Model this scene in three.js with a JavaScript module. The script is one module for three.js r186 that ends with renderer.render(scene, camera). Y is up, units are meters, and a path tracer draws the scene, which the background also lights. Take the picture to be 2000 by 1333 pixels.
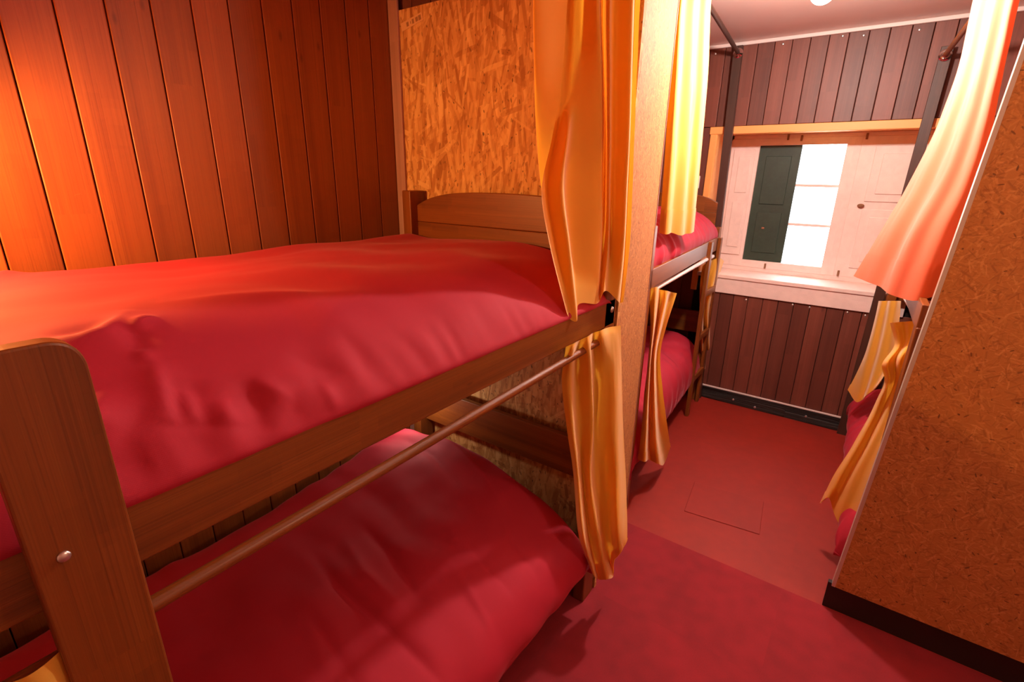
import * as THREE from 'three';
import { RoundedBoxGeometry } from 'three/addons/geometries/RoundedBoxGeometry.js';
import { mergeGeometries, mergeVertices } from 'three/addons/utils/BufferGeometryUtils.js';
import { ImprovedNoise } from 'three/addons/math/ImprovedNoise.js';

// ------------------------------------------------------------------ camera, daylight, exposure
const scene = new THREE.Scene();
const renderer = new THREE.WebGLRenderer({ antialias: true });
renderer.toneMapping = THREE.LinearToneMapping;
renderer.toneMappingExposure = 1.0;
renderer.shadowMap.enabled = true;

const EYE = new THREE.Vector3(0, 1.7, 0);
const RIGHT = new THREE.Vector3(0.80896, 0.01618, -0.58764);
const UPV = new THREE.Vector3(-0.19728, 0.94912, -0.24545);
const BACK = new THREE.Vector3(0.55378, 0.31449, 0.77099);
const FOCAL = 972;
const camera = new THREE.PerspectiveCamera(2 * Math.atan(666.5 / FOCAL) * 180 / Math.PI, 2000 / 1333, 0.05, 100);
camera.position.copy(EYE);
camera.quaternion.setFromRotationMatrix(new THREE.Matrix4().makeBasis(RIGHT, UPV, BACK));

// bright overcast sky outside the window
scene.background = new THREE.Color(0.9, 0.96, 1.0);
scene.backgroundIntensity = 11.0;

const LAMP_AISLE = { at: [-0.355, 2.392, -2.5], color: 0xfff0e6, cd: 8 };
const LAMP_BUNK = { at: [-1.64, 1.78, 0.02], color: 0xffb465, cd: 5.0 };
const LAMP_ROOM = { at: [1.35, 2.36, -1.40], color: 0xffe6cc, cd: 1.8 };
const LAMP_LOW = { at: [-1.60, 0.72, -1.42], color: 0xfff0e0, cd: 0.18 };

// ------------------------------------------------------------------ helpers
let seed = 1234567;
const rnd = () => { seed = (Math.imul(seed, 1664525) + 1013904223) >>> 0; return seed / 4294967296; };
const rr = (a, b) => a + (b - a) * rnd();
const V = (x, y, z) => new THREE.Vector3(x, y, z);
const noise = new ImprovedNoise();
const clamp = (x, a, b) => Math.min(b, Math.max(a, x));
const smooth = (a, b, x) => { const t = clamp((x - a) / (b - a), 0, 1); return t * t * (3 - 2 * t); };

// a pixel of the 2000 x 1333 photograph gives a direction; a plane of the room gives the distance
function ray(px, py) { return RIGHT.clone().multiplyScalar(px - 1000).addScaledVector(UPV, 666.5 - py).addScaledVector(BACK, -FOCAL); }
function onX(px, py, x) { const r = ray(px, py); return EYE.clone().addScaledVector(r, (x - EYE.x) / r.x); }
function onZ(px, py, z) { const r = ray(px, py); return EYE.clone().addScaledVector(r, (z - EYE.z) / r.z); }
function onY(px, py, y) { const r = ray(px, py); return EYE.clone().addScaledVector(r, (y - EYE.y) / r.y); }

const taken = new Map();
function numbered(name) { const n = taken.get(name) || 0; taken.set(name, n + 1); return n ? name + '_' + String(n).padStart(3, '0') : name; }
function mesh(name, geo, mat, parent) {
  const m = new THREE.Mesh(geo, mat); m.castShadow = m.receiveShadow = true;
  if (parent) { m.name = name; parent.add(m); } else { m.name = numbered(name); scene.add(m); }
  return m;
}
function tag(o, label, category, group) { o.userData.label = label; o.userData.category = category; if (group) o.userData.group = group; return o; }
function thing(name, label, category, pos = [0, 0, 0], turn = 0, group) {
  const g = new THREE.Group(); g.name = numbered(name); g.position.set(...pos); g.rotation.y = turn; scene.add(g);
  return tag(g, label, category, group);
}
function structure(name, geo, mat, pos) {
  const m = mesh(name, geo, mat); m.name = name; if (pos) m.position.set(...pos); m.userData.kind = 'structure'; return m;
}
// box with uv in metres: u across the grain, v along it; off shifts the pattern
function box(w, h, d, { grain = 'y', r = 0, off = [0, 0] } = {}) {
  const g = r > 0 ? new RoundedBoxGeometry(w, h, d, 2, Math.min(r, w * 0.45, h * 0.45, d * 0.45)) : new THREE.BoxGeometry(w, h, d).toNonIndexed();
  return boxUV(g, grain, off);
}
function boxUV(g, grain = 'y', off = [0, 0]) {
  const p = g.attributes.position, n = g.attributes.normal, uv = new Float32Array(p.count * 2);
  for (let i = 0; i < p.count; i++) {
    const x = p.getX(i), y = p.getY(i), z = p.getZ(i), ax = Math.abs(n.getX(i)), ay = Math.abs(n.getY(i)), az = Math.abs(n.getZ(i));
    let c;
    if (ax >= ay && ax >= az) c = { x: null, y, z }; else if (ay >= az) c = { x, y: null, z }; else c = { x, y, z: null };
    let along = c[grain]; const rest = ['x', 'y', 'z'].filter((k) => k !== grain && c[k] !== null);
    if (along === null) along = c[rest[1]] ?? 0;
    uv[2 * i] = (c[rest[0]] ?? 0) + off[0]; uv[2 * i + 1] = along + off[1];
  }
  g.setAttribute('uv', new THREE.BufferAttribute(uv, 2));
  return g;
}
function at(g, x, y, z) { g.translate(x, y, z); return g; }
function tube(pts, r, seg = 24, rad = 10) { return new THREE.TubeGeometry(new THREE.CatmullRomCurve3(pts), seg, r, rad, false); }
function rodBetween(a, b, r, rad = 14) {
  const d = b.clone().sub(a), g = new THREE.CylinderGeometry(r, r, d.length(), rad);
  g.applyQuaternion(new THREE.Quaternion().setFromUnitVectors(V(0, 1, 0), d.clone().normalize()));
  const m = a.clone().add(b).multiplyScalar(0.5); return at(g, m.x, m.y, m.z);
}

// ------------------------------------------------------------------ textures
function canvasTexture(w, h, draw, { repeat = [1, 1], srgb = true } = {}) {
  const c = document.createElement('canvas'); c.width = w; c.height = h;
  draw(c.getContext('2d'), w, h);
  const t = new THREE.CanvasTexture(c); t.wrapS = t.wrapT = THREE.RepeatWrapping; t.repeat.set(...repeat);
  if (srgb) t.colorSpace = THREE.SRGBColorSpace;
  t.magFilter = THREE.LinearFilter;
  return t;
}
const css = (c, a = 1) => `rgba(${c[0] | 0},${c[1] | 0},${c[2] | 0},${a})`;
const mixc = (a, b, t) => a.map((v, i) => v + (b[i] - v) * t);
// wood grain: streaks along v, soft board-scale tone, few knots and light scratches
function woodMaps(base, dark, light, { knots = 6, scratches = 10, contrast = 1, size = [512, 1024], metres = [0.5, 1.4] } = {}) {
  const strokes = [];
  const [w, h] = size;
  for (let i = 0; i < 900; i++) strokes.push([rr(0, w), rr(-0.2, 1) * h, rr(0.1, 0.6) * h, rr(0.6, 2.6), rnd(), rr(0.04, 0.22) * contrast, rr(-3, 3)]);
  const wide = []; for (let i = 0; i < 40; i++) wide.push([rr(0, w), rr(10, 50), rnd(), rr(0.05, 0.16) * contrast, rr(-0.1, 0.9) * h, rr(0.3, 0.9) * h]);
  const kn = []; for (let i = 0; i < knots; i++) kn.push([rr(20, w - 20), rr(30, h - 30), rr(3, 9)]);
  const sc = []; for (let i = 0; i < scratches; i++) sc.push([rr(0, w), rr(0, h), rr(-26, 26), rr(-10, 40), rr(0.12, 0.45)]);
  const draw = (mono) => (g) => {
    const B = mono ? [150, 150, 150] : base, D = mono ? [60, 60, 60] : dark, L = mono ? [215, 215, 215] : light;
    g.fillStyle = css(B); g.fillRect(0, 0, w, h);
    for (const [x, ww, t, a, y, l] of wide) for (let k = -1; k <= 1; k++) { const gr = g.createLinearGradient(x - ww + k * w, 0, x + ww + k * w, 0); const c = t < 0.6 ? D : L; gr.addColorStop(0, css(c, 0)); gr.addColorStop(0.5, css(c, a * 1.6)); gr.addColorStop(1, css(c, 0)); g.fillStyle = gr; g.fillRect(x - ww + k * w, y, ww * 2, l); }
    for (const [x, y, l, lw, t, a, dx] of strokes) { g.strokeStyle = css(t < 0.65 ? D : L, a); g.lineWidth = lw; g.beginPath(); g.moveTo(x, y); g.quadraticCurveTo(x + dx, y + l / 2, x + dx * 0.4, y + l); g.stroke(); }
    for (const [x, y, r] of kn) for (let k = 5; k > 0; k--) { g.fillStyle = css(D, 0.16); g.beginPath(); g.ellipse(x, y, r * k / 4, r * k / 2.2, 0, 0, 7); g.fill(); }
    if (!mono) for (const [x, y, dx, dy, a] of sc) { g.strokeStyle = css(light, a); g.lineWidth = 1.2; g.beginPath(); g.moveTo(x, y); g.lineTo(x + dx, y + dy); g.stroke(); }
  };
  const rep = [1 / metres[0], 1 / metres[1]];
  return { map: canvasTexture(w, h, draw(false), { repeat: rep }), bumpMap: canvasTexture(w, h, draw(true), { repeat: rep, srgb: false }) };
}
// strand board: thousands of overlapping flakes
function strandMaps(base, tones, { n = 5200, len = [18, 70], wid = [3, 13], angle = () => rr(0, Math.PI), darkN = 150, metres = 0.9, alpha = [0.25, 0.75] } = {}) {
  const w = 1024, flakes = [], spots = [];
  for (let i = 0; i < n; i++) flakes.push([rr(0, w), rr(0, w), rr(...len), rr(...wid), angle(), Math.floor(rnd() * tones.length), rr(...alpha), rr(0.3, 1)]);
  for (let i = 0; i < darkN; i++) spots.push([rr(0, w), rr(0, w), rr(2, 11), rr(1, 4), angle() + rr(-0.5, 0.5), rr(0.25, 0.65)]);
  const draw = (mono) => (g) => {
    g.fillStyle = mono ? '#777' : css(base); g.fillRect(0, 0, w, w);
    for (const [x, y, l, b, a, t, al, hgt] of flakes) for (const ox of x < 90 ? [0, w] : x > w - 90 ? [0, -w] : [0]) for (const oy of y < 90 ? [0, w] : y > w - 90 ? [0, -w] : [0]) {
      g.save(); g.translate(x + ox, y + oy); g.rotate(a);
      g.fillStyle = mono ? css([90 + 130 * hgt, 90 + 130 * hgt, 90 + 130 * hgt], 0.7) : css(tones[t], al);
      g.beginPath(); g.moveTo(-l / 2, -b / 2); g.lineTo(l / 2 - b * 0.4, -b / 2); g.lineTo(l / 2, b * 0.2); g.lineTo(l * 0.3, b / 2); g.lineTo(-l / 2 + b * 0.3, b * 0.4); g.fill();
      g.restore();
    }
    for (const [x, y, l, b, a, al] of spots) { g.save(); g.translate(x, y); g.rotate(a); g.fillStyle = mono ? css([40, 40, 40], al) : css(mixc(base, [30, 10, 0], 0.75), al); g.beginPath(); g.ellipse(0, 0, l, b, 0, 0, 7); g.fill(); g.restore(); }
  };
  const rep = [1 / metres, 1 / metres];
  return { map: canvasTexture(w, w, draw(false), { repeat: rep }), bumpMap: canvasTexture(w, w, draw(true), { repeat: rep, srgb: false }) };
}
function speckle(w, base, amp, coarse, metres, fleck = 0) {
  const data = new Uint8Array(w * w * 4);
  for (let y = 0; y < w; y++) for (let x = 0; x < w; x++) {
    const u = x / w * coarse, v = y / w * coarse;
    let n = 0.6 * (rnd() - 0.5) + 0.5 * noise.noise(u * 4, v * 4, 1.7) + 0.6 * noise.noise(u, v, 4.2);
    if (fleck && rnd() < fleck) n += 1.2;
    const i = 4 * (y * w + x);
    for (let k = 0; k < 3; k++) data[i + k] = clamp(base[k] * (1 + amp * n), 0, 255);
    data[i + 3] = 255;
  }
  const t = new THREE.DataTexture(data, w, w); t.wrapS = t.wrapT = THREE.RepeatWrapping; t.repeat.set(1 / metres, 1 / metres);
  t.magFilter = THREE.LinearFilter; t.minFilter = THREE.LinearMipmapLinearFilter; t.generateMipmaps = true; t.colorSpace = THREE.SRGBColorSpace; t.needsUpdate = true;
  return t;
}
function weave(metres) {
  return canvasTexture(256, 256, (g) => {
    g.fillStyle = '#808080'; g.fillRect(0, 0, 256, 256);
    for (let y = 0; y < 256; y += 4) for (let x = 0; x < 256; x += 4) { const k = ((x + y) / 4) % 2; const v = (k ? 150 : 105) + rr(-14, 14); g.fillStyle = css([v, v, v]); g.fillRect(x, y, 4, 4); }
  }, { repeat: [1 / metres, 1 / metres], srgb: false });
}

const std = (o) => new THREE.MeshStandardMaterial(o);
const phys = (o) => new THREE.MeshPhysicalMaterial(o);
const lin = (r, g, b) => new THREE.Color().setRGB(r, g, b);

const wallWood = woodMaps([158, 86, 36], [104, 48, 18], [188, 116, 56], { knots: 5, scratches: 9, contrast: 0.8 });
const backWood = woodMaps([112, 60, 46], [70, 34, 26], [142, 86, 68], { knots: 4, scratches: 6, contrast: 0.8 });
const bedWood = woodMaps([132, 70, 24], [80, 38, 11], [164, 98, 42], { knots: 1, scratches: 8, metres: [0.28, 1.0], contrast: 0.9 });
const darkWood = woodMaps([70, 42, 32], [40, 24, 18], [104, 70, 56], { knots: 1, scratches: 8, metres: [0.28, 1.0], contrast: 0.8 });
const strandBig = strandMaps([204, 146, 82], [[224, 170, 102], [182, 120, 60], [236, 186, 118], [164, 102, 46], [212, 152, 84]], { n: 2600, len: [50, 200], wid: [8, 28], angle: () => Math.PI / 2 + rr(-0.9, 0.9) * (rnd() < 0.8 ? 0.35 : 1.6), darkN: 420, metres: 0.85, alpha: [0.25, 0.75] });
const strandFine = strandMaps([180, 118, 58], [[198, 136, 70], [164, 104, 48], [210, 150, 86], [146, 90, 42], [182, 120, 58]], { n: 7600, len: [10, 52], wid: [2, 9], darkN: 260, metres: 0.8, alpha: [0.25, 0.65] });
const weaveMap = weave(0.11);

const M = {
  wallPlanks: [0, 1, 2].map((i) => std({ ...wallWood, color: lin(...[[1, 1, 1], [0.82, 0.78, 0.76], [1.12, 1.05, 1]][i]), roughness: 0.42, bumpScale: 0.0006 })),
  backPlanks: [0, 1, 2].map((i) => std({ ...backWood, color: lin(...[[1, 1, 1], [0.8, 0.78, 0.78], [1.15, 1.1, 1.08]][i]), roughness: 0.5, bumpScale: 0.0006 })),
  groove: std({ color: lin(0.012, 0.006, 0.004), roughness: 0.9 }),
  bed: std({ ...bedWood, roughness: 0.38, bumpScale: 0.0005 }),
  bedDark: std({ ...darkWood, roughness: 0.45, bumpScale: 0.0005 }),
  strandBig: std({ ...strandBig, roughness: 0.8, bumpScale: 0.0012 }),
  strandFine: std({ ...strandFine, roughness: 0.8, bumpScale: 0.001 }),
  pinkTrim: std({ ...woodMaps([176, 128, 112], [140, 96, 82], [204, 160, 146], { knots: 0, scratches: 12, metres: [0.3, 1.2] }), roughness: 0.6, bumpScale: 0.0003 }),
  ceiling: std({ color: lin(0.74, 0.50, 0.43), roughness: 0.35 }),
  ceilingTrim: std({ color: lin(0.72, 0.6, 0.55), roughness: 0.5 }),
  carpet: std({ map: speckle(512, [138, 28, 38], 0.13, 3, 0.7, 0.0015), roughness: 0.95 }),
  vinyl: std({ map: speckle(512, [146, 32, 16], 0.07, 5, 0.9), roughness: 0.62 }),
  blackBase: std({ color: lin(0.018, 0.010, 0.008), roughness: 0.5 }),
  base: std({ ...woodMaps([52, 34, 26], [28, 18, 14], [84, 60, 48], { knots: 0, scratches: 14, metres: [0.3, 1.2] }), roughness: 0.5 }),
  metal: std({ color: lin(0.72, 0.71, 0.68), roughness: 0.32, metalness: 0.9 }),
  aluminium: std({ color: lin(0.66, 0.62, 0.55), roughness: 0.4, metalness: 0.55 }),
  chrome: std({ color: lin(0.85, 0.85, 0.85), roughness: 0.12, metalness: 1 }),
  paint: std({ map: speckle(256, [238, 214, 206], 0.05, 4, 0.6), roughness: 0.45 }),
  paintLine: std({ color: lin(0.58, 0.42, 0.36), roughness: 0.6 }),
  rust: std({ color: lin(0.26, 0.12, 0.06), roughness: 0.85 }),
  orangePaint: std({ color: lin(0.86, 0.36, 0.10), roughness: 0.5 }),
  green: std({ map: speckle(256, [44, 62, 50], 0.16, 5, 0.4), roughness: 0.5 }),
  glass: phys({ color: 0xffffff, roughness: 0, transmission: 1, thickness: 0, ior: 1.5 }),
  white: std({ color: lin(0.8, 0.78, 0.74), roughness: 0.6 }),
  mattress: std({ color: lin(0.6, 0.56, 0.5), roughness: 0.9 }),
  duvet: phys({ color: lin(0.44, 0.009, 0.032), roughness: 0.8, bumpMap: weaveMap, bumpScale: 0.0002, sheen: 0.35, sheenRoughness: 0.45, sheenColor: lin(0.9, 0.45, 0.5) }),
  yellow: phys({ color: lin(0.93, 0.47, 0.034), roughness: 0.95, transmission: 0.42, thickness: 0, bumpMap: weaveMap, bumpScale: 0.00015 }),
  orange: phys({ color: lin(0.90, 0.20, 0.085), roughness: 0.9, transmission: 0.36, thickness: 0, bumpMap: weaveMap, bumpScale: 0.00015 }),
  label: std({ color: 0xffffff, roughness: 0.7 }),
};

// ------------------------------------------------------------------ the room
const XL = -1.815, XR = 1.75, ZN = 1.6, ZP = -1.62, ZF = -3.987, ZS = -2.115, TOP = 2.58, XRF = 1.2;
{
  const f = structure('floor', box(XR - XL + 0.2, 0.1, ZN - ZS + 0.1, { grain: 'z' }), M.carpet, [(XL + XR) / 2, -0.05, (ZN + 0.1 + ZS) / 2]);
  f.userData.label = 'burgundy carpet floor of the front part of the room';
  const g = structure('floor_red', box(XR - XL + 0.2, 0.1, ZS - ZF + 0.3, { grain: 'z' }), M.vinyl, [(XL + XR) / 2, -0.05, (ZS + ZF - 0.3) / 2]);
  g.name = 'floor_001'; g.userData.label = 'orange-red vinyl floor of the window bay';
  const patch = mesh('floor_patch', boxUV(new RoundedBoxGeometry(0.37, 0.006, 0.31, 2, 0.003), 'z', [0.2, 0.5]), M.vinyl, g);
  const c = onY(1415, 990, 0); patch.position.set(c.x - g.position.x, 0.05 + 0.0015, c.z - g.position.z); patch.rotation.y = 0.12;
  patch.userData.label = 'square patch laid into the red floor';
  structure('ceiling', box(XR - XL + 0.3, 0.1, ZN - ZF + 0.6), M.ceiling, [(XL + XR) / 2, TOP + 0.05, (ZN + ZF - 0.2) / 2]).userData.label = 'glossy pale pink ceiling';
}
// plank geometry variants shared between walls
function planks(parent, from, to, step, y0, y1, mats, place, turn) {
  const n = Math.round((to - from) / step), w = step - 0.003;
  const geos = [0, 1, 2, 3, 4].map((k) => box(w, y1 - y0, 0.014, { r: 0.0035, off: [k * 0.117 + 0.05, k * 0.37] }));
  for (let i = 0; i < n; i++) {
    const m = mesh('plank', geos[(i * 7 + 3) % 5], mats[Math.floor(rnd() * mats.length)], parent);
    const c = from + (i + 0.5) * step; m.position.copy(place(c, (y0 + y1) / 2)); m.rotation.y = turn;
  }
}
{
  // left wall: reddish vertical boarding
  const w = structure('wall_left', box(0.12, TOP, ZN - ZF + 0.3), M.groove, [XL - 0.014 - 0.06, TOP / 2, (ZN + ZF) / 2]);
  w.userData.label = 'left wall of vertical red-brown boards';
  const rel = (c, y) => V(XL - 0.007, y, c).sub(w.position);
  planks(w, ZP - 0.004, ZN, 0.1123, 0, TOP, M.wallPlanks, rel, Math.PI / 2);
  planks(w, ZF, -2.14, 0.1023, 0, TOP, M.backPlanks, rel, Math.PI / 2);
  const scr = std({ color: lin(0.55, 0.3, 0.12), roughness: 0.7 });
  void scr;
}
// window opening in the back wall
const WX0 = -1.085, WX1 = 0.23, WY0 = 1.02, WY1 = 2.02, WZ = -4.3;
{
  const parts = [
    at(box(WX0 - XL + 0.2, TOP, 0.36), (XL - 0.2 + WX0) / 2, TOP / 2, 0), at(box(XRF + 0.2 - WX1, TOP, 0.36), (XRF + 0.2 + WX1) / 2, TOP / 2, 0),
    at(box(WX1 - WX0, WY0 - 0.02, 0.36), (WX0 + WX1) / 2, (WY0 - 0.02) / 2, 0), at(box(WX1 - WX0, TOP - WY1 - 0.012, 0.36), (WX0 + WX1) / 2, (TOP + WY1 + 0.012) / 2, 0),
  ];
  const w = structure('wall_back', mergeGeometries(parts), M.groove, [0, 0, ZF - 0.014 - 0.18]);
  w.userData.label = 'back wall of vertical dark brown boards around the window';
  const rel = (c, y) => V(c, y, ZF - 0.007).sub(w.position);
  planks(w, XL, XRF, 0.1023, 2.06, TOP, M.backPlanks, rel, 0);
  planks(w, XL, WX0 - 0.02, 0.1023, 0.1, 2.056, M.backPlanks, rel, 0);
  planks(w, -1.0, XRF, 0.1015, 0.1, 0.88, M.backPlanks, rel, 0);
  planks(w, WX1 + 0.04, XRF, 0.1023, 0.884, 2.056, M.backPlanks, rel, 0);
  const head = new THREE.SphereGeometry(0.008, 10, 6);
  const spots = [[1397, 105], [1529, 86], [1646, 70], [1687, 69], [1796, 58], [1457, 586], [1548, 596], [1581, 601], [1655, 611], [1690, 617]];
  for (const [px, py] of spots) { const s = mesh('screw', head, M.metal, w); const p = onZ(px, py, ZF); s.position.copy(p.sub(w.position)); s.scale.z = 0.5; s.userData.label = 'bright screw head'; }
}
function frameStructure(name, geo, mat, label) { const m = structure(name, geo, mat); m.userData.label = label; return m; }
// reveal and trim painted orange
frameStructure('trim_1', mergeGeometries([
  at(box(WX1 - WX0 + 0.09, 0.05, 0.02, { grain: 'x', r: 0.004 }), (WX0 + WX1) / 2, WY1 + 0.013, ZF + 0.006), at(box(0.045, WY1 - 0.885, 0.02, { r: 0.004 }), WX0 - 0.015, (WY1 + 0.885) / 2 - 0.012, ZF + 0.006),
  at(box(0.045, WY1 - 1.03, 0.02, { r: 0.004 }), WX1 + 0.016, (WY1 + 1.03) / 2 - 0.012, ZF + 0.006),
  at(box(WX1 - WX0, 0.012, 0.34), (WX0 + WX1) / 2, WY1 + 0.006, ZF - 0.165), at(box(0.012, WY1 - WY0, 0.34), WX0 + 0.006, (WY0 + WY1) / 2, ZF - 0.165),
  at(box(0.012, WY1 - WY0, 0.34), WX1 - 0.006, (WY0 + WY1) / 2, ZF - 0.165),
]), M.orangePaint, 'orange painted trim and reveal around the window');
{
  const s = frameStructure('trim_2', mergeGeometries([at(box(WX1 - WX0 + 0.02, 0.03, 0.345, { grain: 'x', r: 0.006 }), (WX0 + WX1) / 2 + 0.01, WY0 - 0.015, ZF - 0.150), at(box(1.2, 0.14, 0.02, { grain: 'x', r: 0.004 }), -0.37, 0.948, ZF + 0.004)]), M.paint, 'white painted window sill with deep front board');
  void s;
}
frameStructure('trim_3', at(box(XRF - XL, 0.022, 0.022, { grain: 'x', r: 0.004 }), (XRF + XL) / 2, TOP - 0.011, ZF + 0.011), M.ceilingTrim, 'pale cove strip where ceiling meets the back wall');
{
  const b = frameStructure('baseboard_back', at(box(XRF - XL, 0.098, 0.018, { grain: 'x', r: 0.003 }), (XRF + XL) / 2, 0.049, ZF + 0.009), M.base, 'dark scuffed baseboard under the window');
  const bolt = new THREE.SphereGeometry(0.009, 10, 6);
  for (const [px, py] of [[1432, 781], [1474, 796], [1574, 814]]) { const m = mesh('screw', bolt, M.metal, b); m.position.copy(onZ(px, py, ZF + 0.019)); m.scale.z = 0.4; }
  const c = mesh('cable_strip', at(box(0.99, 0.013, 0.014, { grain: 'x', r: 0.004 }), -0.435, 0.104, ZF + 0.008), M.ceilingTrim, b); c.userData.label = 'pale strip along the top of the baseboard';
}
// right wall, rear wall and the wall beside the far right bunk (not in view, they close the room)
structure('wall_right', box(0.1, TOP, ZN + 2.1), M.ceiling, [XR + 0.05, TOP / 2, (ZN - 2.1) / 2]);
structure('wall_front', box(XR - XL + 0.3, TOP, 0.1), M.ceiling, [(XL + XR) / 2, TOP / 2, ZN + 0.05]);
structure('wall_bay', box(0.1, TOP, 2.0), M.groove, [XRF + 0.05, TOP / 2, -3.1]).name = 'wall_right_001';

// left partition: strand board behind the near bunk, boarding above it, return board along the aisle
{
  const p = structure('wall_partition', at(box(1.115, 2.333, 0.018, { grain: 'y', off: [0.3, 0.1] }), XL + 0.5575, 2.333 / 2, ZP - 0.009), M.strandBig);
  p.name = 'wall_middle_left'; p.userData.label = 'golden strand board partition behind the near bunk headboard';
  planks(p, XL, -0.75, 0.1065, 2.2, TOP, M.backPlanks, (c, y) => V(c, y, ZP - 0.03), 0);
  const batten = mesh('corner_batten', at(box(0.055, TOP, 0.012, { r: 0.003 }), XL + 0.03, TOP / 2, ZP + 0.006), M.pinkTrim, p); batten.userData.label = 'pinkish wooden corner batten';
  // paper sticker with faint print on the board
  const st = canvasTexture(256, 64, (g) => {
    g.fillStyle = 'rgb(226,176,120)'; g.fillRect(0, 0, 256, 64); g.fillStyle = 'rgb(140,96,56)'; g.font = 'bold 40px sans-serif'; g.textBaseline = 'middle';
    for (const [x, w, h] of [[66, 26, 34], [112, 8, 20], [134, 22, 36], [174, 30, 34], [210, 30, 38]]) { g.globalAlpha = 0.75; g.fillRect(x, 32 - h / 2, w, h); }
  });
  const s = mesh('sticker', new THREE.BoxGeometry(0.125, 0.03, 0.0012), std({ map: st, roughness: 0.7 }), p);
  s.position.copy(onZ(804, 43, ZP + 0.0012)); s.rotation.z = 0.2; s.userData.label = 'small paper sticker with faint print';
  // return board along the aisle and its end stud
  const a = V(-0.700, 0, ZP), b = V(-0.776, 0, -2.105), len = a.distanceTo(b), ang = Math.atan2(-(b.x - a.x), -(b.z - a.z));
  const r = structure('wall_return', box(0.018, TOP - 0.15, len, { off: [0.1, 0.4] }), M.strandFine, [(a.x + b.x) / 2 - 0.009, (TOP + 0.15) / 2, (a.z + b.z) / 2]);
  r.name = 'wall_middle_aisle'; r.rotation.y = ang; r.userData.label = 'bright strand board strip facing the aisle between the left bunks';
  mesh('edge_strip', at(box(0.022, TOP - 0.15, 0.006, { r: 0.002 }), 0.001, 0, -len / 2 - 0.003), M.pinkTrim, r);
  mesh('end_stud', at(box(0.05, TOP, 0.05, { r: 0.004 }), -0.022, -0.075, -len / 2 - 0.031), M.bedDark, r);
  const bb = mesh('plinth', at(box(0.012, 0.15, len), -0.012, -(TOP - 0.15) / 2 - 0.075, 0), M.base, r); bb.userData.label = 'dark plinth';
  structure('wall_bunk', at(box(1.0, TOP, 0.02), XL + 0.5, TOP / 2, -2.13), M.strandFine).name = 'wall_middle_back';
}
// right partition, front face towards the camera, its free edge leaning slightly
{
  const sh = new THREE.Shape(); const y0 = 0.124;
  const ex = (y) => 0.128 + (y - y0) * 0.0476;
  sh.moveTo(ex(y0) + 0.012, y0); sh.lineTo(XR, y0); sh.lineTo(XR, TOP); sh.lineTo(ex(TOP) + 0.012, TOP);
  const g = new THREE.ExtrudeGeometry(sh, { depth: 0.034, bevelEnabled: false }); g.translate(0, 0, -2.134);
  const p = structure('wall_partition', boxUV(g, 'y', [0.33, 0.2]), M.strandFine); p.name = 'wall_middle_right';
  p.userData.label = 'brown strand board partition standing right of the aisle';
  const e = new THREE.Shape(); e.moveTo(ex(y0), y0); e.lineTo(ex(y0) + 0.012, y0); e.lineTo(ex(TOP) + 0.012, TOP); e.lineTo(ex(TOP), TOP);
  const eg = new THREE.ExtrudeGeometry(e, { depth: 0.038, bevelEnabled: false }); eg.translate(0, 0, -2.137);
  const m = mesh('edge_strip', eg, M.aluminium, p); m.userData.label = 'pale edge strip of the partition';
  const base = mesh('plinth', at(box(XR - 0.115, y0, 0.02, { grain: 'x' }), (XR + 0.115) / 2, y0 / 2, -2.128), M.blackBase, p); base.userData.label = 'black plinth under the partition';
}

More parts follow.
